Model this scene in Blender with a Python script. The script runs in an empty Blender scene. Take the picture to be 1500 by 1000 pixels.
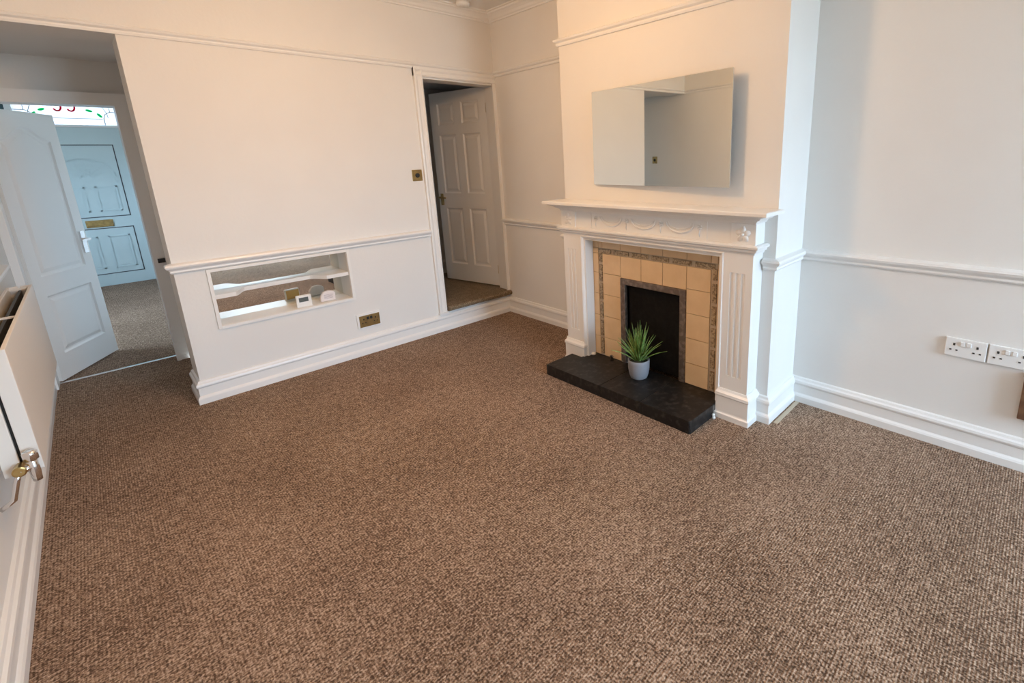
import bpy, bmesh, math, random
from mathutils import Vector, Matrix
random.seed(7)
S = bpy.context.scene
COL = S.collection

# ------------------------------------------------------------------ camera
cam = bpy.data.objects.new('camera', bpy.data.cameras.new('camera'))
COL.objects.link(cam)
cam.data.sensor_width = 36.0
cam.data.lens = 36.0 * 700.25 / 1500
cam.data.shift_x = -115.55 / 1500
cam.data.shift_y = -96.36 / 1500
cam.data.clip_start = 0.02
r_ = Vector((0.6891869, -0.72390409, -0.03137336))
u_ = Vector((0.19283629, 0.14150705, 0.9709737))
f_ = Vector((0.69845228, 0.67523227, -0.23711978))
m = Matrix((r_, u_, -f_)).transposed().to_4x4()
m.translation = Vector((-2.5528, -3.5249, 1.3522))
cam.matrix_world = m
S.camera = cam

# ------------------------------------------------------------------ view
S.view_settings.view_transform = 'Standard'
S.view_settings.look = 'None'
S.view_settings.gamma = 1
S.view_settings.use_curve_mapping = False
S.view_settings.exposure = 0.0

# ------------------------------------------------------------------ sky (overcast daylight)
SKY = 42
W = bpy.data.worlds.new('sky'); S.world = W; W.use_nodes = True
nt = W.node_tree; nt.nodes.clear()
o = nt.nodes.new('ShaderNodeOutputWorld'); bg = nt.nodes.new('ShaderNodeBackground')
tc = nt.nodes.new('ShaderNodeTexCoord'); sp = nt.nodes.new('ShaderNodeSeparateXYZ')
cr = nt.nodes.new('ShaderNodeValToRGB')
cr.color_ramp.elements[0].position = 0.46; cr.color_ramp.elements[0].color = (.20, .22, .23, 1)
cr.color_ramp.elements[1].position = 0.56; cr.color_ramp.elements[1].color = (.60, .78, 1, 1)
mr = nt.nodes.new('ShaderNodeMapRange'); mr.inputs['From Min'].default_value = -1
nt.links.new(tc.outputs['Generated'], sp.inputs[0]); nt.links.new(sp.outputs['Z'], mr.inputs['Value'])
nt.links.new(mr.outputs[0], cr.inputs[0]); nt.links.new(cr.outputs[0], bg.inputs[0])
bg.inputs[1].default_value = SKY; nt.links.new(bg.outputs[0], o.inputs[0])

def light(name, kind, loc, energy, col, **kw):
    l = bpy.data.lights.new(name, kind); l.energy = energy; l.color = col
    for k, v in kw.items():
        if k != 'rot': setattr(l, k, v)
    ob = bpy.data.objects.new(name, l); ob.location = loc
    ob.rotation_euler = kw.get('rot', (0, 0, 0)); COL.objects.link(ob); return ob
def portal(name, loc, rot, sx, sy):
    ob = light(name, 'AREA', loc, 1, (1, 1, 1), rot=rot, shape='RECTANGLE', size=sx, size_y=sy)
    ob.data.cycles.is_portal = True
    return ob
# window opening behind the camera, unseen window added to light the entrance hall, fanlight over the front door
RY = -6.60                                   # rear wall
WX0, WX1, WZ0, WZ1 = -1.40, -0.15, 0.45, 2.35
portal('window_daylight', ((WX0+WX1)/2, RY-.10, (WZ0+WZ1)/2), (math.radians(90), 0, 0), WX1-WX0, WZ1-WZ0)
portal('added_hall_daylight', (-3.95, 2.65, 1.45), (0, math.radians(-90), 0), .9, .9)
# the room's own ceiling lamp (tungsten colour)
LAMP = (-1.66, -1.68, 2.15)
light('pendant_bulb', 'POINT', LAMP, 38, (1, .575, .265), shadow_soft_size=.10)

# ------------------------------------------------------------------ materials
def mat(name, col, rough=.6, metal=0, spec=.5, bump=None, coat=0, mix=None):
    M = bpy.data.materials.new(name); M.use_nodes = True
    n = M.node_tree; b = n.nodes['Principled BSDF']
    b.inputs['Base Color'].default_value = (*col, 1); b.inputs['Roughness'].default_value = rough
    b.inputs['Metallic'].default_value = metal; b.inputs['Specular IOR Level'].default_value = spec
    b.inputs['Coat Weight'].default_value = coat
    g = n.nodes.new('ShaderNodeNewGeometry')
    if mix:                                  # (colour2, scale, detail, lo, hi)
        t = n.nodes.new('ShaderNodeTexNoise'); t.inputs['Scale'].default_value = mix[1]; t.inputs['Detail'].default_value = mix[2]
        r = n.nodes.new('ShaderNodeMapRange'); r.inputs['From Min'].default_value = mix[3]; r.inputs['From Max'].default_value = mix[4]
        x = n.nodes.new('ShaderNodeMix'); x.data_type = 'RGBA'
        x.inputs[6].default_value = (*col, 1); x.inputs[7].default_value = (*mix[0], 1)
        n.links.new(g.outputs['Position'], t.inputs['Vector']); n.links.new(t.outputs[0], r.inputs[0])
        n.links.new(r.outputs[0], x.inputs[0]); n.links.new(x.outputs[2], b.inputs['Base Color'])
    if bump:                                 # (scale, strength, distance)
        t = n.nodes.new('ShaderNodeTexNoise'); t.inputs['Scale'].default_value = bump[0]; t.inputs['Detail'].default_value = 3
        p = n.nodes.new('ShaderNodeBump'); p.inputs['Strength'].default_value = bump[1]; p.inputs['Distance'].default_value = bump[2]
        n.links.new(g.outputs['Position'], t.inputs['Vector']); n.links.new(t.outputs[0], p.inputs['Height'])
        n.links.new(p.outputs[0], b.inputs['Normal'])
    return M
wallm = mat('wall_paint', (.80, .79, .76), .75, bump=(60, .12, .004), mix=((.78, .765, .735), 1.5, 3, .4, .6))
woodw = mat('white_gloss_paint', (.84, .835, .815), .28, bump=(25, .05, .003))
ceilm = mat('ceiling_paint', (.82, .81, .79), .9, bump=(90, .2, .003))
satin = mat('white_satin_paint', (.82, .81, .78), .45, spec=.3)
upvc = mat('white_upvc', (.80, .82, .82), .25)
bluedoor = mat('pale_blue_door', (.56, .68, .70), .35)
seam = mat('dark_seal', (.05, .06, .07), .5)
brass = mat('antique_brass', (.52, .37, .15), .28, 1, mix=((.38, .27, .12), 30, 3, .35, .65))
chrome = mat('chrome', (.82, .82, .83), .15, 1)
dark = mat('black_plastic', (.012, .011, .010), .45)
sootm = mat('black_fireback', (.004, .0035, .0035), .8, spec=.2, bump=(60, .5, .004), mix=((.010, .009, .008), 40, 4, .4, .7))
slate = mat('black_slate', (.010, .0095, .0095), .45, spec=.35, mix=((.060, .055, .050), 30, 8, .50, .80), bump=(35, .25, .003))
tilem = mat('cream_tile', (.76, .55, .33), .22, mix=((.70, .49, .285), 9, 4, .35, .65))
grout = mat('grout', (.46, .36, .25), .9)
steel = mat('brown_metal_frame', (.20, .16, .135), .38, .7, mix=((.34, .29, .25), 40, 5, .45, .7))
potm = mat('grey_ceramic', (.25, .255, .28), .55, bump=(120, .15, .002))
soil = mat('dark_moss', (.03, .035, .02), .95, bump=(200, .8, .004))
plast = mat('white_plastic', (.83, .83, .81), .3)
creamp = mat('rad_enamel', (.80, .77, .72), .35)
radin = mat('radiator_fins', (.38, .27, .15), .6)
woodb = mat('brown_wood', (.20, .105, .05), .5, mix=((.13, .06, .03), 25, 4, .4, .6))
pale = mat('pale_wood', (.55, .45, .33), .7)
screen = mat('grey_display', (.10, .12, .12), .2)
deco = None

def carpet_mat(name, c1, c2, c3):
    M = bpy.data.materials.new(name); M.use_nodes = True; n = M.node_tree; L = n.links.new
    b = n.nodes['Principled BSDF']; b.inputs['Roughness'].default_value = .92; b.inputs['Specular IOR Level'].default_value = .04
    b.inputs['Sheen Weight'].default_value = .05; b.inputs['Sheen Roughness'].default_value = .5
    g = n.nodes.new('ShaderNodeNewGeometry'); s = n.nodes.new('ShaderNodeSeparateXYZ'); L(g.outputs['Position'], s.inputs[0])
    def wave(out, step):
        a = n.nodes.new('ShaderNodeMath'); a.operation = 'MULTIPLY'; a.inputs[1].default_value = 2*math.pi/step; L(s.outputs[out], a.inputs[0])
        w = n.nodes.new('ShaderNodeMath'); w.operation = 'SINE'; L(a.outputs[0], w.inputs[0]); return w
    wx, wy = wave('X', .0085), wave('Y', .0085)
    add = n.nodes.new('ShaderNodeMath'); add.operation = 'ADD'; L(wx.outputs[0], add.inputs[0]); L(wy.outputs[0], add.inputs[1])
    n1 = n.nodes.new('ShaderNodeTexNoise'); n1.inputs['Scale'].default_value = 115; n1.inputs['Detail'].default_value = 3; n1.inputs['Roughness'].default_value = .7
    n2 = n.nodes.new('ShaderNodeTexNoise'); n2.inputs['Scale'].default_value = 28; n2.inputs['Detail'].default_value = 4
    n3 = n.nodes.new('ShaderNodeTexNoise'); n3.inputs['Scale'].default_value = 2.2; n3.inputs['Detail'].default_value = 3
    for k in (n1, n2, n3): L(g.outputs['Position'], k.inputs['Vector'])
    r = n.nodes.new('ShaderNodeValToRGB')
    r.color_ramp.elements[0].position = .38; r.color_ramp.elements[0].color = (*c1, 1)
    r.color_ramp.elements[1].position = .66; r.color_ramp.elements[1].color = (*c3, 1)
    e = r.color_ramp.elements.new(.5); e.color = (*c2, 1)
    # fac = n1 + .3*(n2-.5) + .04*grid
    a = n.nodes.new('ShaderNodeMath'); a.operation = 'MULTIPLY_ADD'; a.inputs[1].default_value = .22; L(n2.outputs[0], a.inputs[0]); L(n1.outputs[0], a.inputs[2])
    c = n.nodes.new('ShaderNodeMath'); c.operation = 'MULTIPLY_ADD'; c.inputs[1].default_value = .025; L(add.outputs[0], c.inputs[0]); L(a.outputs[0], c.inputs[2])
    c2_ = n.nodes.new('ShaderNodeMath'); c2_.operation = 'MULTIPLY_ADD'; c2_.inputs[1].default_value = .12; L(n3.outputs[0], c2_.inputs[0]); L(c.outputs[0], c2_.inputs[2])
    d = n.nodes.new('ShaderNodeMath'); d.operation = 'SUBTRACT'; d.inputs[1].default_value = .17; L(c2_.outputs[0], d.inputs[0])
    L(d.outputs[0], r.inputs[0]); L(r.outputs[0], b.inputs['Base Color'])
    h = n.nodes.new('ShaderNodeMath'); h.operation = 'MULTIPLY_ADD'; h.inputs[1].default_value = .18; L(add.outputs[0], h.inputs[0]); L(n1.outputs[0], h.inputs[2])
    p = n.nodes.new('ShaderNodeBump'); p.inputs['Strength'].default_value = .7; p.inputs['Distance'].default_value = .006
    L(h.outputs[0], p.inputs['Height']); L(p.outputs[0], b.inputs['Normal'])
    return M
carpet = carpet_mat('dark_heather_carpet', (.085, .052, .033), (.265, .172, .115), (.58, .43, .32))
carpet2 = carpet_mat('light_brown_carpet', (.13, .095, .06), (.24, .18, .115), (.36, .28, .19))

def mirror_mat():
    M = bpy.data.materials.new('mirror_glass'); M.use_nodes = True; b = M.node_tree.nodes['Principled BSDF']
    b.inputs['Base Color'].default_value = (.82, .84, .80, 1); b.inputs['Metallic'].default_value = 1; b.inputs['Roughness'].default_value = .015
    return M
mirm = mirror_mat()
def glass_mat(name, tint=(.95, .97, .97)):
    M = bpy.data.materials.new(name); M.use_nodes = True; n = M.node_tree; n.nodes.clear()
    o = n.nodes.new('ShaderNodeOutputMaterial'); t = n.nodes.new('ShaderNodeBsdfTransparent'); g = n.nodes.new('ShaderNodeBsdfGlossy')
    t.inputs[0].default_value = (*tint, 1); g.inputs['Roughness'].default_value = .02
    x = n.nodes.new('ShaderNodeMixShader'); x.inputs[0].default_value = .05
    n.links.new(t.outputs[0], x.inputs[1]); n.links.new(g.outputs[0], x.inputs[2]); n.links.new(x.outputs[0], o.inputs[0])
    return M
glassm = glass_mat('clear_glass')
def frost(name, col):
    M = bpy.data.materials.new(name); M.use_nodes = True; n = M.node_tree; n.nodes.clear()
    o = n.nodes.new('ShaderNodeOutputMaterial'); t = n.nodes.new('ShaderNodeBsdfTranslucent'); g = n.nodes.new('ShaderNodeBsdfTransparent')
    t.inputs[0].default_value = (*col, 1); g.inputs[0].default_value = (*col, 1)
    x = n.nodes.new('ShaderNodeMixShader'); x.inputs[0].default_value = .35
    n.links.new(t.outputs[0], x.inputs[1]); n.links.new(g.outputs[0], x.inputs[2]); n.links.new(x.outputs[0], o.inputs[0])
    return M
frostm = frost('frosted_glass', (.26, .26, .26)); redg = frost('red_glass', (.75, .03, .14)); greeng = frost('green_glass', (.05, .62, .28))

# ------------------------------------------------------------------ helpers
def box(bm, x0, x1, y0, y1, z0, z1):
    v = [bm.verts.new((x, y, z)) for x in (x0, x1) for y in (y0, y1) for z in (z0, z1)]
    for f in ((0, 1, 3, 2), (4, 6, 7, 5), (0, 4, 5, 1), (2, 3, 7, 6), (0, 2, 6, 4), (1, 5, 7, 3)):
        bm.faces.new([v[i] for i in f])
def boxes(*bs):
    bm = bmesh.new()
    for b in bs: box(bm, *b)
    return bm
def prism(bm, poly, fn, a, b):
    """extrude 2-D polygon; fn(u,v,w) -> xyz"""
    A = [bm.verts.new(fn(u, v, a)) for u, v in poly]; B = [bm.verts.new(fn(u, v, b)) for u, v in poly]
    n = len(poly)
    for i in range(n): bm.faces.new((A[i], A[(i+1) % n], B[(i+1) % n], B[i]))
    bm.faces.new(A); bm.faces.new(B[::-1])
def lathe(bm, prof, c=(0, 0, 0), seg=40, axis='z'):
    rings = []
    for r, z in prof:
        ring = []
        for i in range(seg):
            a = 2*math.pi*i/seg; p = (r*math.cos(a), r*math.sin(a), z)
            if axis == 'y': p = (p[0], z, p[1])
            if axis == 'x': p = (z, p[0], p[1])
            ring.append(bm.verts.new((c[0]+p[0], c[1]+p[1], c[2]+p[2])))
        rings.append(ring)
    for a, b in zip(rings, rings[1:]):
        for i in range(seg): bm.faces.new((a[i], a[(i+1) % seg], b[(i+1) % seg], b[i]))
    bm.faces.new(rings[0][::-1]); bm.faces.new(rings[-1])
def tube(bm, pts, r, seg=8):
    pts = [Vector(p) for p in pts]; rings = []
    for i, p in enumerate(pts):
        t = (pts[min(i+1, len(pts)-1)] - pts[max(i-1, 0)]).normalized()
        a = t.cross(Vector((0, 0, 1)));
        if a.length < .1: a = t.cross(Vector((1, 0, 0)))
        a.normalize(); b = t.cross(a)
        rr = r[i] if isinstance(r, (list, tuple)) else r
        rings.append([bm.verts.new(p + rr*(math.cos(2*math.pi*k/seg)*a + math.sin(2*math.pi*k/seg)*b)) for k in range(seg)])
    for A, B in zip(rings, rings[1:]):
        for k in range(seg): bm.faces.new((A[k], A[(k+1) % seg], B[(k+1) % seg], B[k]))
    bm.faces.new(rings[0][::-1]); bm.faces.new(rings[-1])
def obj(name, bm, m, parent=None, smooth=False, bevel=0, label=None):
    bmesh.ops.recalc_face_normals(bm, faces=bm.faces)
    me = bpy.data.meshes.new(name); bm.to_mesh(me); bm.free(); me.materials.append(m)
    ob = bpy.data.objects.new(name, me); COL.objects.link(ob)
    if parent: ob.parent = parent
    if smooth:
        for p in me.polygons: p.use_smooth = True
    if bevel:
        md = ob.modifiers.new('bevel', 'BEVEL'); md.width = bevel; md.segments = 2; md.limit_method = 'ANGLE'; md.angle_limit = .6
    if label: ob['label'] = label
    return ob
def tag(o, label, cat, group=None, kind=None):
    o['label'] = label; o['category'] = cat
    if group: o['group'] = group
    if kind: o['kind'] = kind
    return o
def struct(name, bm, m, label, cat, **k):
    return tag(obj(name, bm, m, **k), label, cat, kind='structure')
def thing(name, loc, label, cat, kind=None, group=None, rz=0):
    e = bpy.data.objects.new(name, None); COL.objects.link(e); e.location = loc; e.rotation_euler = (0, 0, rz)
    e.empty_display_size = .05
    return tag(e, label, cat, group, kind)

# moulding profiles: (distance out of the wall, height)
SKIRT = [(0, 0), (.028, 0), (.028, .034), (.024, .042), (.020, .046), (.0165, .050), (.0165, .098), (.022, .104), (.024, .112), (.022, .122), (.014, .128), (.010, .138), (.0, .142)]
DADO = [(0, 0), (.010, .0), (.016, .008), (.014, .016), (.018, .022), (.030, .032), (.034, .042), (.030, .051), (.018, .054), (0, .058)]
RAIL = [(0, 0), (.010, 0), (.014, .010), (.012, .018), (.024, .026), (.028, .036), (.020, .042), (0, .044)]
COVE = [(0, 0), (.012, 0), (.014, .010), (.024, .016), (.034, .030), (.052, .044), (.066, .050), (.070, .058), (.085, .060), (.085, .068), (0, .068)]
def mould(bm, prof, path, z0):
    """sweep a profile along a wall path; the room lies to the RIGHT of the travel direction; corners are mitred"""
    P = [Vector((x, y)) for x, y in path]; n = len(P); rings = []
    def nrm(a, b):
        d = (b-a).normalized(); return Vector((d.y, -d.x))
    for i, p in enumerate(P):
        if i == 0: off = nrm(P[0], P[1])
        elif i == n-1: off = nrm(P[-2], P[-1])
        else:
            a, b = nrm(P[i-1], p), nrm(p, P[i+1]); s = a+b; off = s / (1 + a.dot(b))
        rings.append([bm.verts.new((p.x+off.x*d, p.y+off.y*d, z0+h)) for d, h in prof])
    k = len(prof)
    for A, B in zip(rings, rings[1:]):
        for i in range(k): bm.faces.new((A[i], A[(i+1) % k], B[(i+1) % k], B[i]))
    bm.faces.new(rings[0]); bm.faces.new(rings[-1][::-1])

XL = -2.945          # left wall face
XE = -2.29           # free end of the back wall
TW = .255            # its thickness
CZ = 2.515
BX, BY0, BY1 = -.334, -1.165, -2.61     # chimney breast
NX0, NX1, NZ0, NZ1, ND = -2.13, -1.367, .442, .775, .172
DX0, DX1, DZ1, LZ = -.655, .0, 1.985, .20   # right doorway, landing level

# ------------------------------------------------------------------ structure: floor, ceiling, walls
struct('floor', boxes((-4.0, .15, RY-.1, 0, -.06, 0), (-4.0, -2.24, 0, 1.12, -.06, 0)), carpet, 'dark brown-grey heathered loop carpet covering the room floor', 'floor')
struct('floor_hall', boxes((-4.0, -2.03, 1.12, 5.0, -.06, 0)), carpet, 'grey carpet of the entrance hall beyond the arched door', 'floor')
struct('ceiling', boxes((XL-.1, .1, RY-.1, TW, CZ, CZ+.08)), ceilm, 'cream painted ceiling above the fireplace room', 'ceiling')
struct('ceiling_passage', boxes((XL-.1, XE+.055, TW, 1.14, 2.06, 2.14), (XL-.1, XE, 0, TW, 2.04, 2.045)), ceilm, 'low shaded ceiling of the passage before the hall door', 'ceiling')
struct('ceiling_hall', boxes((-4.0, -2.03, 1.14, 5.0, 2.62, 2.7)), ceilm, 'ceiling of the entrance hall', 'ceiling')
T2 = TW
struct('wall_back', boxes(
    (XE, NX0, 0, T2, 0, 2.045), (NX0, NX1, 0, T2, 0, NZ0), (NX0, NX1, 0, T2, NZ1, 2.045), (NX0, NX1, ND+.012, T2, NZ0, NZ1),
    (NX1, DX0, 0, T2, 0, 2.045), (DX0, DX1+.25, 0, .12, 0, .16),
    (XL-.1, .25, 0, T2, 2.045, CZ), (DX0, DX1+.03, 0, .12, DZ1, 2.045), (DX1+.03, .25, 0, .12, .16, 2.045)), wallm,
    'cream back wall with recessed shelf niche and open doorways at both ends', 'wall')
struct('wall_right', boxes((0, .1, RY, 0, 0, CZ)), wallm, 'pale wall of the alcoves either side of the chimney breast', 'wall')
struct('wall_chimney', boxes((BX, 0, BY0, -1.69, 0, CZ), (BX, 0, -2.09, BY1, 0, CZ), (BX, 0, -1.69, -2.09, .60, CZ), (-.08, 0, -1.69, -2.09, 0, .60)), wallm,
    'chimney breast projecting between the two alcoves', 'wall')
struct('wall_left', boxes((XL-.1, XL, RY, 1.0, 0, CZ)), wallm, 'left wall behind the radiator', 'wall')
struct('wall_rear', boxes((XL, WX0, RY-.2, RY, 0, CZ), (WX1, 0, RY-.2, RY, 0, CZ), (WX0, WX1, RY-.2, RY, 0, WZ0), (WX0, WX1, RY-.2, RY, WZ1, CZ)), wallm,
    'wall behind the camera holding the room window', 'wall')
# passage / hall
PX = XE + .055
struct('wall_passage', boxes((PX, PX+.1, TW, 1.14, 0, 2.06), (XL-.1, PX+.1, 1.03, 1.13, 1.85, 2.62), (-4.0, XL-.02, 1.0, 1.13, 0, 2.62)), wallm,
    'wall over and beside the arched hall door', 'wall')
struct('wall_hall', boxes((-2.03, -1.95, 1.14, 5.0, 0, 2.62), (PX, -1.95, 1.14, 1.24, 0, 2.62),
    (-4.1, -4.0, 1.14, 2.2, 0, 2.7), (-4.1, -4.0, 3.1, 5.0, 0, 2.7), (-4.1, -4.0, 2.2, 3.1, 0, 1.0), (-4.1, -4.0, 2.2, 3.1, 1.9, 2.7),
    (-4.1, -3.16, 4.88, 5.0, 0, 2.7), (-3.2, -1.95, 4.88, 5.0, 2.46, 2.7)), wallm, 'walls of the entrance hall', 'wall')
# landing behind the six panel door
struct('floor_landing', boxes((-1.0, .5, .12, 1.2, .10, LZ)), carpet2, 'lighter brown carpet of the raised landing', 'floor')
struct('wall_landing', boxes((-1.0, .6, 1.15, 1.25, LZ, 2.3), (-.93, -.83, .255, 1.15, LZ, 2.3), (.5, .6, .0, 1.15, 0, 2.3), (.1, .6, 0, .12, 0, 2.3), (-.93, -.83, .2, 1.25, 0, 2.3)), wallm, 'walls of the dim landing behind the six panel door', 'wall')
struct('ceiling_landing', boxes((-1.0, .6, .12, 1.25, 2.08, 2.2)), ceilm, 'dark ceiling of the landing', 'ceiling')

# ------------------------------------------------------------------ structure: mouldings
def sk(name, prof, paths, z, label, cat):
    bm = bmesh.new()
    for p in paths: mould(bm, prof, p, z)
    return struct(name, bm, woodw, label, cat)
sk('baseboard_back', SKIRT, [[(XE+.0, TW), (XE, 0), (0, 0)]], 0, 'white stepped skirting board along the back wall', 'skirting board')
sk('baseboard_alcove', SKIRT, [[(0, 0), (0, BY0), (BX, BY0), (BX, -1.24)]], 0, 'cream skirting board round the left alcove', 'skirting board')
sk('baseboard_right', SKIRT, [[(BX, -2.55), (BX, BY1), (0, BY1), (0, RY)]], 0, 'white skirting board along the right alcove and return', 'skirting board')
sk('baseboard_left', SKIRT, [[(XL, RY), (XL, 1.0)]], 0, 'white skirting board below the radiator on the left wall', 'skirting board')
sk('baseboard_landing', SKIRT, [[(-.83, 1.15), (.5, 1.15)]], LZ, 'skirting on the landing wall', 'skirting board')
sk('trim_1', DADO, [[(XE, .02), (XE, 0), (-.722, 0)]], .796, 'cream dado rail above the shelf niche', 'dado rail')
sk('trim_2', DADO, [[(0, 0), (0, BY0), (BX, BY0), (BX, -1.235)]], .807, 'dado rail in the left alcove', 'dado rail')
sk('trim_3', DADO, [[(BX, -2.556), (BX, BY1), (0, BY1), (0, RY)]], .803, 'white dado rail round the right alcove', 'dado rail')
sk('trim_4', DADO, [[(XL, RY), (XL, .63)]], .83, 'dado rail over the radiator', 'dado rail')
sk('trim_5', RAIL, [[(XL, RY), (XL, 0), (0, 0), (0, BY0), (BX, BY0), (BX, BY1), (0, BY1), (0, RY)]], 2.036, 'picture rail running round the top of the room', 'picture rail')
sk('trim_6', COVE, [[(XL, RY), (XL, 0), (0, 0), (0, BY0), (BX, BY0), (BX, BY1), (0, BY1), (0, RY)]], CZ-.068, 'plaster coving at the ceiling line', 'coving')
# right doorway architrave + lining
ARCH = [(0, 0), (0, .020), (.010, .024), (.018, .018), (.040, .016), (.048, .022), (.056, .026), (.068, .024), (.068, 0)]
def arch_side(bm, x0, sgn, z0, z1, y=0, prof=ARCH):
    prism(bm, [(x0+sgn*a, y-b) for a, b in prof], lambda u, v, w: (u, v, w), z0, z1)
bm = bmesh.new()
arch_side(bm, DX0, -1, .155, 2.045); box(bm, DX0-.072, DX0+.006, -.034, 0, .142, .158)
prism(bm, [(-b, DZ1+a*.85) for a, b in ARCH], lambda u, v, w: (w, u, v), DX0-.068, DX1)
box(bm, DX0-.004, DX0+.008, -.004, .13, .16, DZ1)
box(bm, DX1-.012, DX1+.034, .0, .13, .16, DZ1); box(bm, DX1-.03, DX1, -.014, .0, .20, DZ1+.03)
box(bm, DX0, DX1+.03, 0, .13, DZ1-.012, DZ1+.004)
box(bm, DX0+.006, DX0+.018, .05, .12, .16, DZ1)
struct('trim_7', bm, woodw, 'white moulded architrave round the doorway beside the alcove', 'door frame')
# hall door frame
bm = bmesh.new()
box(bm, -2.305, PX, .985, 1.14, 0, 1.785); box(bm, XL, -2.907, .985, 1.14, 0, 1.785)
box(bm, XL, PX, .985, 1.14, 1.785, 1.86); box(bm, -2.312, -2.285, .975, .99, 0, .13)

struct('trim_8', bm, woodw, 'painted frame of the arched hall door', 'door frame')
# niche lining, frame
bm = bmesh.new()
a, b, c, d, w = NX0, NX1, NZ0, NZ1, .018
for q in ((a-w, a, c-w, d+w), (b, b+w, c-w, d+w), (a, b, c-w, c), (a, b, d, d+w)):
    box(bm, q[0], q[1], -.011, .004, q[2], q[3])
box(bm, a, b, -.0, ND, c-.002, c+.002); box(bm, a, b, 0, ND, d-.002, d+.002)
box(bm, a-.001, a+.002, 0, ND, c, d); box(bm, b-.002, b+.001, 0, ND, c, d)
niche = thing('wall_niche', ((a+b)/2, 0, c), 'shallow mirror-backed shelf niche set into the back wall under the dado rail', 'niche')
def nl(ob):                                # child placed in world coordinates
    ob.parent = niche; ob.matrix_parent_inverse = Matrix.Translation(niche.location).inverted(); return ob
def adopt(ob, par):
    ob.parent = par; ob.matrix_parent_inverse = (Matrix.Translation(par.location) @ par.rotation_euler.to_matrix().to_4x4()).inverted(); return ob
adopt(obj('frame', bm, satin, bevel=.002), niche)
adopt(obj('mirror', boxes((a+.002, b-.002, ND, ND+.01, c+.002, d-.002)), mirm, label='mirror lining the back of the niche'), niche)
sp_ = []
N = 60
def fy(x):
    def s(t): t = max(0, min(1, t)); return t*t*(3-2*t)
    l = s((x-(-2.03))/.07); r = s(((-1.50)-x)/.09)
    return .005 + .105*min(l, r)
for i in range(N+1):
    x = a+.003 + (b-a-.006)*i/N; sp_.append((x, fy(x)))
poly = sp_ + [(b-.003, ND), (a+.003, ND)]
bm = bmesh.new(); prism(bm, poly, lambda u, v, w: (u, v, w), .607, .632)
adopt(obj('shelf', bm, satin, label='white shelf with a scalloped front, narrow in the middle'), niche)

# ------------------------------------------------------------------ step edge of the landing (rounded carpet nosing)
bm = bmesh.new()
prof = [(.12, .158), (-.02, .158)] + [(-.022-.022*math.sin(t), .179-.021*math.cos(t)) for t in [math.pi*k/8 for k in range(9)]] + [(.12, .20)]
prism(bm, prof, lambda u, v, w: (w, u, v), DX0+.012, DX1-.001)
tag(obj('carpeted_step', bm, carpet2, smooth=False), 'light brown carpet nosing of the step under the six panel door', 'step')

# ------------------------------------------------------------------ doors
def ring(bm, po, pi, y0, y1, fn=lambda x, y, z: (x, y, z)):
    A = [bm.verts.new(fn(x, y0, z)) for x, z in po]; B = [bm.verts.new(fn(x, y1, z)) for x, z in pi]; n = len(po)
    for i in range(n): bm.faces.new((A[i], A[(i+1) % n], B[(i+1) % n], B[i]))
    return B
def inset(po, d):
    n = len(po); out = []
    area = sum(po[i][0]*po[(i+1) % n][1]-po[(i+1) % n][0]*po[i][1] for i in range(n)); s = 1 if area > 0 else -1
    for i in range(n):
        p0, p, p1 = Vector(po[i-1]), Vector(po[i]), Vector(po[(i+1) % n])
        a = (p-p0).normalized(); b = (p1-p).normalized()
        na, nb = Vector((-a.y, a.x))*s, Vector((-b.y, b.x))*s
        o = (na+nb)/(1+na.dot(nb)); q = p+o*d; out.append((q.x, q.y))
    return out
def panelled(bm, w, h, th, panels, dep=.009):
    """slab x 0..w, z 0..h, y -th/2..th/2, with moulded raised-and-fielded panels on both faces.
       panels: counter-clockwise polygons (x,z)"""
    for s in (-1, 1):
        Y = s*th/2
        outer = [(0, 0), (w, 0), (w, h), (0, h)]
        # face with holes by triangulated fill
        vs = []; es = []
        for pol in [outer]+panels:
            ring_ = [bm.verts.new((x, Y, z)) for x, z in pol]
            es += [bm.edges.new((ring_[i], ring_[(i+1) % len(ring_)])) for i in range(len(ring_))]
        bmesh.ops.triangle_fill(bm, use_beauty=True, use_dissolve=False, edges=es, normal=(0, -1 if s < 0 else 1, 0))
        for pol in panels:
            p1 = inset(pol, .012); p2 = inset(pol, .022); p3 = inset(pol, .045)
            ring(bm, pol, p1, Y, Y-s*dep); ring(bm, p1, p2, Y-s*dep, Y-s*dep*1.1)
            B = ring(bm, p2, p3, Y-s*dep*1.1, Y-s*dep*.25); bm.faces.new(B)
    for a, b in (((0, 0), (w, 0)), ((w, 0), (w, h)), ((w, h), (0, h)), ((0, h), (0, 0))):
        bm.faces.new([bm.verts.new(p) for p in ((a[0], -th/2, a[1]), (b[0], -th/2, b[1]), (b[0], th/2, b[1]), (a[0], th/2, a[1]))])
    bmesh.ops.remove_doubles(bm, verts=bm.verts, dist=1e-5)
def rect(x0, x1, z0, z1): return [(x0, z0), (x1, z0), (x1, z1), (x0, z1)]
def handle(parent, x, z, th, m, side=1, plate=(.042, .16)):
    """lever handle on both faces; lever points towards -x*side"""
    h = None
    for s in (-1, 1):
        bm = bmesh.new(); y = s*th/2
        box(bm, x-plate[0]/2, x+plate[0]/2, min(y, y+s*.008), max(y, y+s*.008), z-plate[1]/2, z+plate[1]/2)
        tube(bm, [(x, y+s*.006, z+.02), (x, y+s*.045, z+.02), (x-side*.02, y+s*.052, z+.02), (x-side*.10, y+s*.05, z+.018)], [.010, .009, .009, .007], 12)
        h = obj('door_handle', bm, m, parent, bevel=.002)
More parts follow.
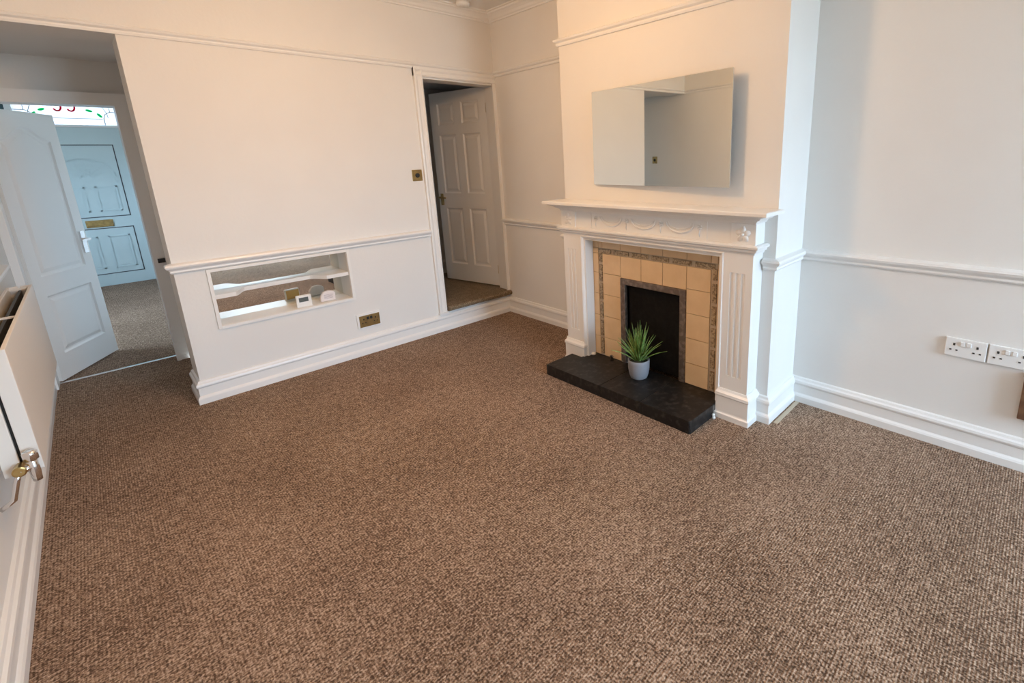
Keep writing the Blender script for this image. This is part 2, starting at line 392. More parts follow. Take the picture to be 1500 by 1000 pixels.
# door 1: hall door with arched top panel, hinged left, swung into the hall
hd = thing('door_1', (-2.905, 1.13, .012), 'white two panel door with arched upper panel swung open into the hall', 'door', 'structure', rz=math.radians(60.5))
w, h, th = .59, 1.755, .035
top = [(.085, .70), (w-.085, .70)] + [(w-.085-(w-.17)*k/18, 1.575+.085*math.sin(math.pi*k/18)**2) for k in range(19)]
bm = bmesh.new(); panelled(bm, w, h, th, [rect(.085, w-.085, .17, .57), top])
obj('door_leaf', bm, woodw, hd); handle(hd, w-.045, .865, th, chrome)
# door 2: six panel door at the landing
def door2():
    hx, hy, fx, fy_ = .020, .150, -.125, .855
    L = math.hypot(fx-hx, fy_-hy); rz = math.atan2(fy_-hy, fx-hx)
    d = thing('door_2', (hx, hy, .213), 'white six panel door standing ajar on the landing', 'door', 'structure', rz=rz)
    w, h, th = L, 1.775, .035
    sx = .095; mid = w/2
    P = []
    for x0, x1 in ((sx, mid-.045), (mid+.045, w-sx)):
        P += [rect(x0, x1, .17, .72), rect(x0, x1, .86, 1.40), rect(x0, x1, 1.49, 1.68)]
    bm = bmesh.new(); panelled(bm, w, h, th, P)
    obj('door_leaf', bm, woodw, d); handle(d, w-.05, .80, th, brass, plate=(.035, .11))
    for z in (.16, 1.60):
        bm = bmesh.new(); lathe(bm, [(.006, z-.04), (.006, z+.04)], (-.004, th/2+.004, 0), 10); obj('hinge', bm, brass, d)
door2()
# door 3: front door
fd = thing('door_3', (-2.92, 4.86, .015), 'white front door with sunburst panel and brass letterbox at the hall end', 'door', 'structure')
FW = .86
bm = bmesh.new()
box(bm, 0, FW, 0, .05, -.014, 1.884)
obj('door_leaf', bm, bluedoor, fd)
bm = bmesh.new(); Y = -.001
def frame_line(bm, x0, x1, z0, z1, t, y0, y1):
    box(bm, x0, x1, y0, y1, z0, z0+t); box(bm, x0, x1, y0, y1, z1-t, z1); box(bm, x0, x0+t, y0, y1, z0, z1); box(bm, x1-t, x1, y0, y1, z0, z1)
frame_line(bm, .13, FW-.13, .83, 1.69, .010, -.003, .004); frame_line(bm, .13, FW-.13, .13, .70, .010, -.003, .004)
obj('door_seal', bm, seam, fd, label='dark seal outlining the door panels')
bm = bmesh.new()
for x0, x1 in ((.19, .385), (.475, .67)):
    for z0, z1 in ((.20, .60), (.90, 1.20)):
        frame_line(bm, x0, x1, z0, z1, .014, -.009, .002); box(bm, x0+.03, x1-.03, -.006, .002, z0+.03, z1-.03)
cx, cz = .43, 1.31
for R0, R1 in ((.235, .25), (.05, .062)):
    pts = [(cx+R0*math.cos(math.pi*k/20)*1.0, cz+R0*math.sin(math.pi*k/20)*.95) for k in range(21)]
    pts2 = [(cx+R1*math.cos(math.pi*k/20), cz+R1*math.sin(math.pi*k/20)*.95) for k in range(20, -1, -1)]
    prism(bm, pts+pts2, lambda u, v, w: (u, w, v), -.016, .002)
for k in range(1, 8):
    a_ = math.pi*k/8; p = Vector((math.cos(a_), math.sin(a_)*.95)); q = Vector((-p.y, p.x)).normalized()*.006
    c0 = Vector((cx, cz)); prism(bm, [tuple(c0+p*.06+q), tuple(c0+p*.235+q), tuple(c0+p*.235-q), tuple(c0+p*.06-q)], lambda u, v, w: (u, w, v), -.008, .002)
box(bm, .19, .67, -.008, .002, 1.285, 1.298)
obj('door_panel_moulding', bm, bluedoor, fd)
bm = bmesh.new(); box(bm, .315, .555, -.016, .002, .715, .80); box(bm, .33, .54, -.022, -.014, .733, .785)
obj('letterbox', bm, brass, fd, bevel=.003, label='brass letterbox')
# front door frame
bm = bmesh.new()
for q in ((-2.97, -2.92, 0, 2.46), (-2.06, -2.03, 0, 2.46), (-3.16, -3.12, 0, 2.46)): box(bm, q[0], q[1], 4.83, 4.93, q[2], q[3])
box(bm, -3.16, -2.03, 4.84, 4.93, 1.90, 1.925); box(bm, -3.16, -2.03, 4.83, 4.93, 2.42, 2.46); box(bm, -3.12, -2.97, 4.84, 4.93, 0, .9)
struct('trim_9', bm, upvc, 'white frame round the front door and its fanlight', 'door frame')
struct('window_2', boxes((-3.12, -2.97, 4.87, 4.88, .9, 2.42)), frost('dim_frosted_glass', (.05, .062, .062)), 'narrow frosted side pane left of the front door', 'window')
# stained glass fanlight
fl = thing('window_3', (-2.92, 4.87, 1.925), 'leaded fanlight with red house number over the front door', 'window', 'structure')
FLW, FLH = .86, .495
obj('pane', boxes((0, FLW, 0, .006, 0, FLH)), frostm, fl)
def strip(bm, pts, w, y0=-.004, y1=.0):
    for p, q in zip(pts, pts[1:]):
        p, q = Vector(p), Vector(q); d = (q-p).normalized(); n_ = Vector((-d.y, d.x))*w/2
        p = p-d*w*.3; q = q+d*w*.3
        prism(bm, [tuple(p+n_), tuple(p-n_), tuple(q-n_), tuple(q+n_)], lambda u, v, w_: (u, w_, v), y0, y1)
bm = bmesh.new()
strip(bm, [(.16, .075), (FLW-.16, .075)], .005)
for sx in (1, -1):
    X = lambda t: FLW/2 + sx*t
    strip(bm, [(X(.28), 0), (X(.28), .08), (X(.30), .13), (X(.34), .155), (X(.43), .155)], .006)
    strip(bm, [(X(.345), .155), (X(.345), FLH)], .005)
    strip(bm, [(X(0.0+.32*math.cos(t)), .09+.27*math.sin(t)) for t in [math.pi/2*k/8 for k in range(9)]], .005)
for k in range(4): strip(bm, [(.24+k*.12, .075), (.24+k*.12, .0)], .0001 if k else .0001)
strip(bm, [(0, .40), (FLW, .40)], .005)
obj('lead_strips', bm, seam, fd if False else fl, label='dark lead strips of the fanlight')
bm = bmesh.new()
for x in (.345, .455):
    bowl = [(x+.032*math.cos(t), .200+.045*math.sin(t)) for t in [math.radians(a_) for a_ in range(215, 216+245, 20)]]
    strip(bm, bowl, .016, -.006, -.001)
    strip(bm, [(x-.012, .240), (x-.012, .30), (x+.035, .30)], .016, -.006, -.001)
obj('house_number', bm, redg, fl, label='red glass numerals 55')
bm = bmesh.new()
for x, z, a_ in ((.22, .165, .3), (.60, .165, -.3), (.68, .115, -.9), (.15, .115, .9)):
    pts = [(x+.03*math.cos(t)*math.cos(a_)-.014*math.sin(t)*math.sin(a_), z+.03*math.cos(t)*math.sin(a_)+.014*math.sin(t)*math.cos(a_)) for t in [2*math.pi*k/10 for k in range(10)]]
    prism(bm, pts, lambda u, v, w_: (u, w_, v), -.006, -.001)
obj('leaf_glass', bm, greeng, fl, label='green glass leaves')
# unseen hall side window, added to brighten the hall
w4 = thing('added_hall_window', (-4.05, 2.65, 1.0), 'unseen window added in the left hall wall to light the hall', 'window', 'structure')
bm = bmesh.new()
box(bm, -.03, .03, -.45, -.41, 0, .9); box(bm, -.03, .03, .41, .45, 0, .9); box(bm, -.03, .03, -.45, .45, 0, .04); box(bm, -.03, .03, -.45, .45, .86, .9)
obj('window_frame', bm, upvc, w4); obj('pane', boxes((-.004, .004, -.42, .42, .03, .87)), glassm, w4)
# room window behind camera
w1 = thing('window_1', ((WX0+WX1)/2, RY-.12, WZ0), 'white framed window behind the camera', 'window', 'structure')
hw, hh = (WX1-WX0)/2, WZ1-WZ0
bm = bmesh.new()
for x in (-hw, -.025, hw-.05): box(bm, x, x+.05, -.03, .03, 0, hh)
box(bm, -hw, hw, -.03, .03, 0, .05); box(bm, -hw, hw, -.03, .03, hh-.05, hh); box(bm, -hw, hw, -.03, .03, .95, .99)
obj('window_frame', bm, upvc, w1); obj('pane', boxes((-hw+.02, hw-.02, -.004, .004, .02, hh-.02)), glassm, w1)
obj('window_sill', boxes((-hw-.05, hw+.05, .0, .18, -.03, -.001)), woodw, w1)

# threshold strip
tag(obj('threshold_strip', boxes((-2.905, -2.306, 1.098, 1.128, 0, .006)), chrome, bevel=.002), 'thin metal carpet bar on the floor across the hall doorway', 'threshold bar')
# latch keep on the hall door frame
bm = bmesh.new(); box(bm, -2.283, -2.243, .965, .974, .735, .765); box(bm, -2.283, -2.27, .95, .966, .742, .758)
tag(obj('door_latch_keep', bm, dark), 'small dark metal latch keep on the right jamb of the hall doorway', 'latch')

# ------------------------------------------------------------------ fireplace surround
CY = -1.895
fp = thing('fireplace_surround', (BX, CY, 0), 'white classical fireplace surround with mantel shelf against the chimney breast', 'fireplace')
def F(name, bm, m=woodw, **k): return adopt(obj(name, bm, m, **k), fp)
# shelf with stepped bed mould (profile in x out from breast, z) swept round three sides
SP = [(0, 1.035), (.112, 1.035), (.118, 1.044), (.126, 1.052), (.140, 1.056), (.150, 1.066), (.168, 1.072), (.178, 1.078), (.196, 1.080), (.196, 1.094), (.192, 1.098), (0, 1.098)]
def wrap(bm, prof, hw, ref):
    """sweep round front and both ends. ref = x-projection of body; hw = body half width"""
    rings = []
    for yy, sgn in ((CY-hw, -1), (CY+hw, 1)):
        rings.append([bm.verts.new((BX-d, yy+sgn*(max(d-ref, -.0)), z)) for d, z in prof])
        back = [bm.verts.new((BX, yy+sgn*(max(d-ref, 0)), z)) for d, z in prof]
        rings.append(back)
    A, Ab, B, Bb = rings; n = len(prof)
    for i in range(n):
        j = (i+1) % n
        bm.faces.new((A[i], A[j], B[j], B[i]))
        for P, Q in ((A, Ab), (B, Bb)):
            try: bm.faces.new((P[i], P[j], Q[j], Q[i]))
            except Exception: pass
    bm.faces.new(Ab); bm.faces.new(Bb)
bm = bmesh.new(); wrap(bm, SP, .660, .112)
bmesh.ops.remove_doubles(bm, verts=bm.verts, dist=1e-6)
F('mantel_shelf', bm)
# frieze board + corner blocks
fz0, fz1 = .918, 1.036
bm = bmesh.new()
box(bm, -.434, BX, CY-.655, CY+.655, .885, fz1)
fr = F('frieze', bm)
def FR(ob):
    ob.parent = fr; ob.matrix_parent_inverse = (fp.matrix_basis @ fr.matrix_parent_inverse).inverted(); return ob
for s in (-1, 1):
    bm = bmesh.new(); y0, y1 = sorted((CY+s*.535, CY+s*.662)); box(bm, -.443, -.43, y0, y1, .932, 1.034)
    FR(obj('corner_block', bm, woodw, bevel=.002))
    bm = bmesh.new(); y0, y1 = sorted((CY+s*.398, CY+s*.403)); box(bm, -.437, -.43, y0, y1, .936, 1.032)
    FR(obj('bead', bm, woodw))
# ornaments on the frieze
bm = bmesh.new()
for c0 in (-.24, 0, .24):
    for rr, dz in ((.085, .0),):
        pts = [(-.437, CY+c0+rr*math.cos(t), 1.015-.052*math.sin(t)) for t in [math.pi*k/14 for k in range(15)]]
        tube(bm, pts, [.0025+.003*math.sin(math.pi*k/14) for k in range(15)], 8)
        pts = [(-.436, CY+c0+.07*math.cos(t), 1.015-.034*math.sin(t)) for t in [math.pi*k/12 for k in range(13)]]
        tube(bm, pts, .0022, 6)
for c0 in (-.36, -.12, .12, .36):
    for k in range(5):
        a_ = 2*math.pi*k/5
        lathe(bm, [(.001, -.004), (.006, -.002), (.006, .002), (.001, .004)], (-.437, CY+c0+.009*math.cos(a_), 1.0+.009*math.sin(a_)), 8, 'x')
    tube(bm, [(-.436, CY+c0, .99), (-.437, CY+c0+.004, .965), (-.436, CY+c0, .948)], [.003, .004, .001], 6)
sw = obj('swag_ornament', bm, woodw, smooth=True)
bm = bmesh.new()
def petal(bm, cy, cz, ang, ln, wd, x0=-.443):
    ca, sa = math.cos(ang), math.sin(ang)
    P = []
    for t in range(5):
        u = ln*t/4; ww = wd*math.sin(math.pi*(t+.35)/4.9); hgt = .012*math.sin(math.pi*t/4*.85+.3)
        P.append([(x0, u, -ww), (x0-hgt, u, -ww*.35), (x0-hgt*.5, u, 0), (x0-hgt, u, ww*.35), (x0, u, ww)])
    V = [[bm.verts.new((x, cy+u*ca-v*sa, cz+u*sa+v*ca)) for x, u, v in row] for row in P]
    for a2, b2 in zip(V, V[1:]):
        for i in range(4): bm.faces.new((a2[i], a2[i+1], b2[i+1], b2[i]))
FR(sw)
for s in (-1, 1):
    bm = bmesh.new(); cy, cz = CY+s*.598, .983
    for k in range(5): petal(bm, cy, cz, math.radians(90+72*k), .040, .015)
    lathe(bm, [(.009, 0), (.008, -.010), (.003, -.014)], (-.443, cy, cz), 10, 'x')
    FR(obj('rosette', bm, woodw, smooth=True))
# lower bed moulding
LP = [(0, .888), (.106, .888), (.108, .896), (.118, .902), (.120, .912), (.130, .918), (.132, .928), (.124, .934), (0, .934)]
bm = bmesh.new(); wrap(bm, LP, .658, .106); bmesh.ops.remove_doubles(bm, verts=bm.verts, dist=1e-6)
F('bed_moulding', bm)
# pilasters
for s in (-1, 1):
    yo, yi = CY+s*.652, CY+s*.500
    y0, y1 = sorted((yo, yi))
    bm = bmesh.new()
    # fluted front: polygon in plan
    fx = -.437
    pts = [(BX, y0), (fx, y0)]
    nfl = 3; ww = (y1-y0); inner = .035
    cs = [y0+ww*(.30+.20*k) for k in range(nfl)] if s < 0 else [y0+ww*(.30+.20*k) for k in range(nfl)]
    plan = [(BX, y0), (fx, y0)]
    for c_ in cs:
        for k in range(7):
            t = math.pi*k/6; plan.append((fx+.007*math.sin(t), c_-.010*math.cos(t)))
    plan += [(fx, y1), (BX, y1)]
    prism(bm, plan, lambda u, v, w_: (u, v, w_), .24, .79)
    box(bm, fx, BX, y0, y1, .79, .89); box(bm, fx, BX, y0, y1, .03, .24)
    leg = F('pilaster', bm)
    bm = bmesh.new()
    PP = [(0, 0), (.128, 0), (.128, .028), (.122, .034), (.120, .040), (.120, .125), (.126, .132), (.124, .145), (.114, .155), (.108, .165), (0, .165)]
    # plinth: sweep round the pilaster
    A_, B_ = [], []
    def e(d): return max(d-.103, 0)
    fr_ = [[bm.verts.new((BX-d, y0-e(d), z)) for d, z in PP], [bm.verts.new((BX-d, y1+e(d)*.6, z)) for d, z in PP],
           [bm.verts.new((BX, y0-e(d), z)) for d, z in PP], [bm.verts.new((BX, y1+e(d)*.6, z)) for d, z in PP]]
    n = len(PP)
    for i in range(n):
        j = (i+1) % n
        bm.faces.new((fr_[0][i], fr_[0][j], fr_[1][j], fr_[1][i]))
        if i not in (n-1,):
            for P_, Q_ in ((0, 2), (1, 3)):
                bm.faces.new((fr_[P_][i], fr_[P_][j], fr_[Q_][j], fr_[Q_][i]))
    bm.faces.new(fr_[2]); bm.faces.new(fr_[3]); bmesh.ops.remove_doubles(bm, verts=bm.verts, dist=1e-6)
    pl = obj('plinth', bm, woodw); pl.parent = leg; pl.matrix_parent_inverse = (fp.matrix_basis @ leg.matrix_parent_inverse).inverted()
# inner bolection moulding round the opening
IP = [(.355, 0), (.437, 0), (.441, .006), (.436, .014), (.426, .020), (.424, .030), (.355, .030)]   # (x dist, inwards)
bm = bmesh.new()
yi = .500; zi = .888
paths = [(-yi, .07), (-yi, zi), (yi, zi), (yi, .07)]
rings = []
for k, (yy, zz) in enumerate(paths):
    sg = -1 if yy < 0 else 1
    rings.append([bm.verts.new((-xd, CY+yy-sg*d, zz-(d if k in (1, 2) else 0))) for xd, d in IP])
for A_, B_ in zip(rings, rings[1:]):
    for i in range(len(IP)): bm.faces.new((A_[i], A_[(i+1) % len(IP)], B_[(i+1) % len(IP)], B_[i]))
bm.faces.new(rings[0]); bm.faces.new(rings[-1])
F('inner_moulding', bm)

# ------------------------------------------------------------------ tiled insert
ins = thing('fireplace_insert', (BX, CY, .07), 'cream tiled fireplace insert with dark fire opening inside the white surround', 'fireplace insert')
def I(name, bm, m, **k): return adopt(obj(name, bm, m, **k), ins)
oy0, oy1, oz1 = -2.128, -1.652, .628        # outer edges of the metal frame
bm = boxes((-.344, BX, -2.40, oy0, .07, .888), (-.344, BX, oy1, -1.39, .07, .888), (-.344, BX, oy0, oy1, oz1, .888))
tp = I('tile_panel', bm, grout)
ys = [-2.395, -2.32, -2.282, oy0-.001]
bm = bmesh.new(); g = .0015
def tl(y0, y1, z0, z1):
    box(bm, -.3505, -.343, y0+g, y1-g, z0+g, z1-g)
zl = [.07, .20, .35, .497, .638, .765]
for ya, yb in ((-2.278, oy0), (oy1, -1.502)):
    for za, zb in zip(zl, zl[1:]): tl(ya, yb, za, zb)
for ya, yb in ((-2.395, -2.318), (-1.468, -1.392)):
    for za, zb in zip(zl+[.80], (zl+[.80, .886])[1:]): tl(ya, yb, za, zb)
yc = [oy0, -1.968, -1.812, oy1]
for ya, yb in zip(yc, yc[1:]): tl(ya, yb, oz1, .765)
yt = [-2.318, -2.278, oy0, -1.968, -1.812, oy1, -1.502, -1.468]
for ya, yb in zip(yt, yt[1:]): tl(ya, yb, .80, .886)
ct = obj('cream_tiles', bm, tilem, bevel=.001); ct.parent = tp; ct.matrix_parent_inverse = (ins.matrix_basis @ tp.matrix_parent_inverse).inverted()
decm = mat('patterned_border_tile', (.46, .35, .22), .25, mix=((.21, .15, .09), 95, 2, .40, .60))
bm = bmesh.new()
def seg(y0, y1, z0, z1): box(bm, -.3515, -.343, y0, y1, z0, z1)
for yb in (-2.312, -1.497):
    z = .085
    while z < .74:
        seg(yb, yb+.024, z, min(z+.105, .77)); z += .125
y = -2.30
while y < -1.50:
    seg(y, min(y+.118, -1.47), .770, .795); y += .146
dt = obj('border_tiles', bm, decm, label='thin border of dark patterned mosaic tiles'); dt.parent = tp; dt.matrix_parent_inverse = ct.matrix_parent_inverse.copy()
bm = bmesh.new(); q0, q1 = -2.088, -1.690
for a_, b_, c_, d_ in ((oy0, q0, .07, oz1), (q1, oy1, .07, oz1), (q0, q1, .590, oz1)): box(bm, -.358, -.30, a_, b_, c_, d_)
I('metal_frame', bm, steel, bevel=.004)
bm = bmesh.new()
box(bm, -.315, -.30, q0, q1, .07, .590)
box(bm, -.322, -.314, q0+.0, q1-.0, .545, .590)
I('fire_plate', bm, sootm, label='black plate closing the fire opening')

# hearth
bm = bmesh.new()
hp = [(-.695, -1.308), (-.695, -2.378), (-.345, -2.378), (-.345, -1.400), (-.468, -1.400), (-.468, -1.308)]
prism(bm, [(x, y) for x, y in hp], lambda u, v, w_: (u, v, w_), 0, .0665)
ht = thing('hearth', (-.5, CY, 0), 'black tiled slate hearth slab on the carpet before the fireplace', 'hearth')
adopt(obj('hearth_slab', bm, mat('hearth_joint', (.22, .20, .18), .8)), ht)
gj = .0016
for i, (ya, yb) in enumerate(((-2.380, -2.067), (-2.067, -1.772), (-1.772, -1.306))):
    bm = bmesh.new()
    if i < 2: box(bm, -.697, -.345, ya+gj, yb-gj, .058, .070)
    else:
        prism(bm, [(-.697, yb-gj), (-.697, ya+gj), (-.345, ya+gj), (-.345, -1.400), (-.468, -1.400), (-.468, yb-gj)], lambda u, v, w_: (u, v, w_), .058, .070)
    box(bm, -.700, -.692, ya+gj, yb-gj, .0, .070)
    if i == 0: box(bm, -.695, -.47, -2.383, -2.376, 0, .070)
    adopt(obj('hearth_tile', bm, slate, bevel=.002), ht)

# ------------------------------------------------------------------ mirror over mantel
mr_ = thing('wall_mirror', (BX-.012, -1.450, 1.197), 'frameless rectangular wall mirror hanging above the mantel shelf', 'mirror', rz=math.radians(-3.4))
obj('mirror_glass', boxes((-.004, 0, -.945, 0, 0, .540)), mirm, mr_)
obj('backing_board', boxes((0.0002, .006, -.943, -.002, .002, .538)), mat('mirror_backing', (.35, .34, .33), .7), mr_)
obj('mounting_batten', boxes((.006, .050, -.90, -.70, .40, .44)), pale, mr_)

# ------------------------------------------------------------------ potted plant
pt = thing('potted_plant', (-.465, -1.880, .0702), 'small spiky green plant in a grey ceramic pot on the black hearth', 'potted plant')
bm = bmesh.new()
lathe(bm, [(.040, 0), (.050, .006), (.058, .030), (.0635, .065), (.0645, .100), (.064, .118), (.0615, .120), (.059, .118), (.058, .104), (.02, .103)], seg=48)
obj('pot', bm, potm, pt, smooth=True)
bm = bmesh.new(); lathe(bm, [(.0575, .100), (.050, .108), (.02, .113), (.002, .114)], seg=24); obj('soil', bm, soil, pt, smooth=True)
leafm = mat('green_leaf', (.13, .25, .05), .45, mix=((.32, .42, .12), 60, 2, .45, .65))
def blade(bm, az, tilt, ln, wd, bend, base):
    N = 8; L_ = []
    d = Vector((math.cos(az), math.sin(az), 0)); sidev = Vector((-d.y, d.x, 0))
    for i in range(N+1):
        t = i/N; a_ = tilt + bend*t
        if i == 0: p = Vector(base)
        else: p = p + (d*math.sin(a_)+Vector((0, 0, 1))*math.cos(a_))*(ln/N)
        w_ = wd*(min(1, .55+t*2.2))*(1-t**2.2)+.0004
        nrm = (d*math.cos(a_)-Vector((0, 0, 1))*math.sin(a_))
        L_.append((bm.verts.new(p-sidev*w_+nrm*w_*.5), bm.verts.new(p), bm.verts.new(p+sidev*w_+nrm*w_*.5), bm.verts.new(p-nrm*.0012)))
    for A_, B_ in zip(L_, L_[1:]):
        for i, j in ((0, 1), (1, 2), (2, 3), (3, 0)): bm.faces.new((A_[i], A_[j], B_[j], B_[i]))
rnd = random.Random(11)
for k in range(46):
    az = k*2.39996 + rnd.uniform(-.2, .2); u = k/45
    tilt = .05 + .95*u**1.1 + rnd.uniform(-.08, .08); ln = (.235-.065*u)*rnd.uniform(.85, 1.08)
    bm = bmesh.new()
    blade(bm, az, tilt*.75, ln, rnd.uniform(.0058, .0088), tilt*.55, (.012*math.cos(az)*u*1.5, .012*math.sin(az)*u*1.5, .108))
    obj('leaf', bm, leafm, pt, smooth=True)

# ------------------------------------------------------------------ sockets and switches
def socket_uk(name, loc, rot, m, facem, label, hole, w=.146, h=.086, rockers=plast, group=None):
    e = thing(name, loc, label, 'socket', rz=rot, group=group)
    bm = bmesh.new(); box(bm, 0, w, -.012, 0, 0, h)
    obj('face_plate', bm, facem, e, bevel=.003)
    if m is not facem:
        obj('back_box', boxes((-.014, w+.003, -.0115, 0, -.003, h+.013)), m, e, bevel=.002)
    for cx_ in (w*.22, w*.78):
        bm = bmesh.new()
        box(bm, cx_-.004, cx_+.004, -.0132, -.006, h*.60, h*.60+.011)
        box(bm, cx_-.015, cx_-.007, -.0132, -.006, h*.33, h*.33+.006); box(bm, cx_+.007, cx_+.015, -.0132, -.006, h*.33, h*.33+.006)
        obj('pin_holes', bm, hole, e)
    for cx_ in (w*.42, w*.58):
        bm = bmesh.new(); box(bm, cx_-.008, cx_+.008, -.017, -.011, h*.62, h*.62+.020); obj('rocker', bm, rockers, e, bevel=.002)
    return e
# socket local frame: x along wall, -y out of the wall
hole = mat('socket_hole', (.04, .035, .03), .6)
e = socket_uk('double_socket', (-1.352, -.0, .205), 0, plast, brass, 'antique brass double socket low on the back wall below the niche', dark, .150, .090, rockers=dark)
for i, (y, lab) in enumerate(((-3.270, 'white double socket on the right wall, the one nearer the fireplace'), (-3.421, 'white double socket at the right edge, further from the fireplace'))):
    socket_uk('double_socket', (0, y, .445), math.radians(-90), plast, plast, lab, hole, group='white double sockets on the right wall')
def switch(loc, rot, label):
    e = thing('light_switch', loc, label, 'light switch', rz=rot)
    obj('face_plate', boxes((0, .080, -.006, 0, 0, .084)), brass, e, bevel=.003)
    bm = bmesh.new(); lathe(bm, [(.017, -.0062), (.017, -.011), (.012, -.014), (.001, -.0145)], (.040, 0, .042), 20, 'y'); obj('dimmer_knob', bm, dark, e)
switch((-.815, 0, 1.230), 0, 'square brass dimmer switch with dark knob left of the panelled doorway')
switch((XL, .455-.04, 1.27), math.radians(90), 'brass switch on the passage wall seen reflected in the mirror')

# ------------------------------------------------------------------ things in niche
th_ = thing('thermostat', (-1.665, .040, NZ0+.0022), 'white wireless thermostat with grey display standing in the shelf niche', 'thermostat', rz=math.radians(-4))
bm = bmesh.new(); box(bm, -.046, .046, -.012, .012, 0, .078)
body = obj('body', bm, plast, th_, bevel=.006)
obj('display', boxes((-.030, .026, -.0135, -.010, .034, .064)), screen, th_)
obj('stand', boxes((-.046, .046, -.020, .026, 0, .004)), plast, th_)
obj('back_plate', boxes((-.040, .040, .012, .016, .008, .070)), mat('tan_back', (.62, .40, .14), .6), th_, label='tan back seen in the niche mirror')
rc = thing('receiver_unit', (-1.512, .055, NZ0+.0022), 'rounded white plastic unit lying beside the thermostat in the niche', 'receiver')
bm = bmesh.new()
prism(bm, [(-.050, 0), (.048, 0), (.050, .050), (.040, .066), (.012, .073), (-.026, .068), (-.048, .040)], lambda u, v, w_: (u, w_, v), -.014, .014)
obj('body', bm, mat('pale_pink_plastic', (.80, .74, .72), .35), rc, bevel=.007)
bm = bmesh.new()
for k in range(4): box(bm, -.026, .030, -.0155, -.013, .020+k*.008, .0225+k*.008)
obj('label_lines', bm, mat('faint_print', (.45, .40, .42), .6), rc)
# ------------------------------------------------------------------ small things on and by the hearth
bm = bmesh.new(); lathe(bm, [(.016, 0), (.018, .006), (.014, .012), (.004, .014)], (-.385, -1.432, .0702), 16)
tag(obj('white_cap', bm, plast, smooth=True), 'small round white cap at the back left of the black hearth', 'cap')
gt = thing('gas_tap', (-.378, -1.590, .0702), 'small dark gas tap on the hearth against the cream tiles', 'gas tap')
bm = bmesh.new(); lathe(bm, [(.014, 0), (.014, .006), (.007, .008), (.006, .030), (.003, .034)], seg=14); obj('tap_body', bm, dark, gt)
bm = bmesh.new(); tube(bm, [(-.002, -.012, .024), (0, .002, .032), (.002, .014, .026), (.004, .018, .012)], .0045, 8); obj('tap_lever', bm, steel, gt)
bm = bmesh.new(); lathe(bm, [(.008, 0), (.010, .006), (.008, .012), (.002, .014)], (-.487, -2.396, .0), 12); lathe(bm, [(.006, .014), (.009, .020), (.006, .027)], (-.485, -2.392, .0), 12)
tag(obj('pipe_stub', bm, plast, smooth=True), 'tiny white stub on the carpet between hearth and right plinth', 'stub')
bm = bmesh.new(); box(bm, -.325, -.035, -2.668, -2.648, 0, .004)
tag(obj('gripper_strip', bm, pale), 'bare pale wooden carpet gripper strip along the right side of the chimney breast', 'gripper strip')
# brown box at right edge
wb = thing('wooden_wall_box', (0, -3.548, .235), 'brown wooden box on the right wall under the white sockets', 'box')
obj('box_body', boxes((-.030, 0, -.26, 0, 0, .19)), woodb, wb, bevel=.003)
obj('box_lid', boxes((-.034, 0, -.264, .003, .19, .20)), woodb, wb, bevel=.002)
# smoke alarm blob near the coving
bm = bmesh.new(); lathe(bm, [(.02, -.028), (.045, -.024), (.052, -.010), (.054, 0)], (-.33, -.135, CZ), 28)
tag(obj('ceiling_fitting', bm, plast, smooth=True), 'small round fitting on the ceiling by the back wall coving', 'ceiling fitting')

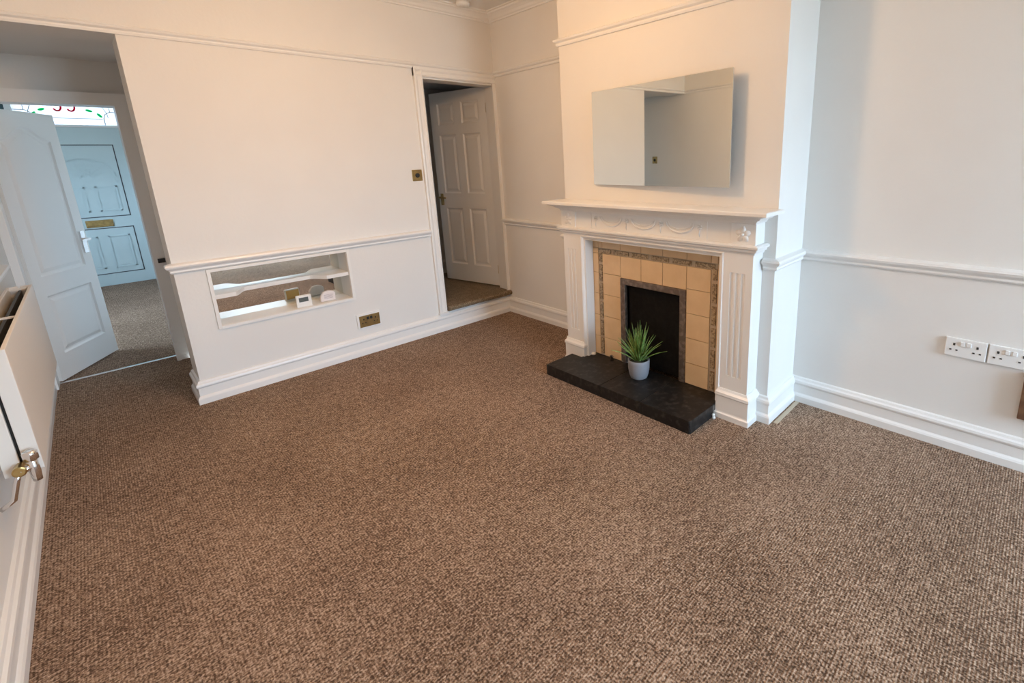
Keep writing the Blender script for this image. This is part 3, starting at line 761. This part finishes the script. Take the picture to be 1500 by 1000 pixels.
# ------------------------------------------------------------------ radiator
ry0, ry1, rz0, rz1 = -1.19, .15, .40, .825
rd = thing('radiator', (XL, (ry0+ry1)/2, rz0), 'cream double panel radiator with open top grille on the left wall', 'radiator')
def RR(name, bm, m, **k): return adopt(obj(name, bm, m, **k), rd)
for xa, xb in ((-2.860, -2.820), (-2.908, -2.868)):
    bm = boxes((xa, xb, ry0, ry0+.02, rz0, rz1), (xa, xb, ry1-.02, ry1, rz0, rz1), (xa if xa < -2.9 else xb-.012, xa+.012 if xa < -2.9 else xb, ry0+.02, ry1-.02, rz0, rz1))
    RR('panel', bm, creamp, bevel=.002)
RR('gap_shade', boxes((-2.869, -2.859, ry0+.012, ry1-.012, rz0+.01, rz1-.02)), dark, label='black strip painted as shade in the gap between the radiator panels')  # black filler strip stands in for the shade inside the slit
for k, yy in enumerate((ry0+.02, -.62, ry1-.05)):
    RR('top_bar', boxes((-2.896, -2.832, yy, yy+.008, rz1-.012, rz1-.004)), creamp)
bm = bmesh.new(); n_ = 60
for k in range(n_):
    yy = ry0+.03+k*(ry1-ry0-.06)/n_; box(bm, -2.896, -2.870, yy, yy+.004, rz0+.04, rz1-.06); box(bm, -2.858, -2.832, yy, yy+.004, rz0+.04, rz1-.06)
RR('convector_fins', bm, radin)
bm = bmesh.new(); vx, vy, vz = -2.868, ry0-.025, rz0+.03
lathe(bm, [(.013, -.03), (.017, -.028), (.017, .0), (.012, .004), (.012, .03)], (vx, vy, vz), 16, 'y')
RR('valve_nut', bm, brass, label='brass valve nut')
bm = bmesh.new(); lathe(bm, [(.011, -.05), (.013, -.02), (.013, .02), (.010, .024), (.018, .026), (.018, .05), (.014, .056)], (vx+.03, vy-.012, vz+.0), 18)
tube(bm, [(vx, vy-.02, vz), (vx+.03, vy-.012, vz)], .011, 12)
RR('valve_body', bm, chrome, smooth=True, label='chrome radiator valve')
bm = bmesh.new(); tube(bm, [(vx, vy-.02, vz), (vx-.012, vy-.022, vz-.03), (vx-.03, vy-.022, vz-.09), (vx-.062, vy-.022, vz-.11)], .0075, 12)
RR('pipe', bm, chrome, smooth=True)

# ------------------------------------------------------------------ pendant lamp (just above the frame)
pd = thing('pendant_lamp', (LAMP[0], LAMP[1], CZ), 'pendant ceiling lamp in the middle of the room', 'lamp')
bm = bmesh.new(); lathe(bm, [(.05, 0), (.045, -.02), (.01, -.028)], seg=24); obj('ceiling_rose', bm, plast, pd)
bm = bmesh.new(); tube(bm, [(0, 0, -.02), (0, 0, -.235)], .003, 8); obj('cord', bm, plast, pd)
bm = bmesh.new(); lathe(bm, [(.018, -.235), (.02, -.255), (.016, -.265)], seg=16); obj('bulb_holder', bm, plast, pd)
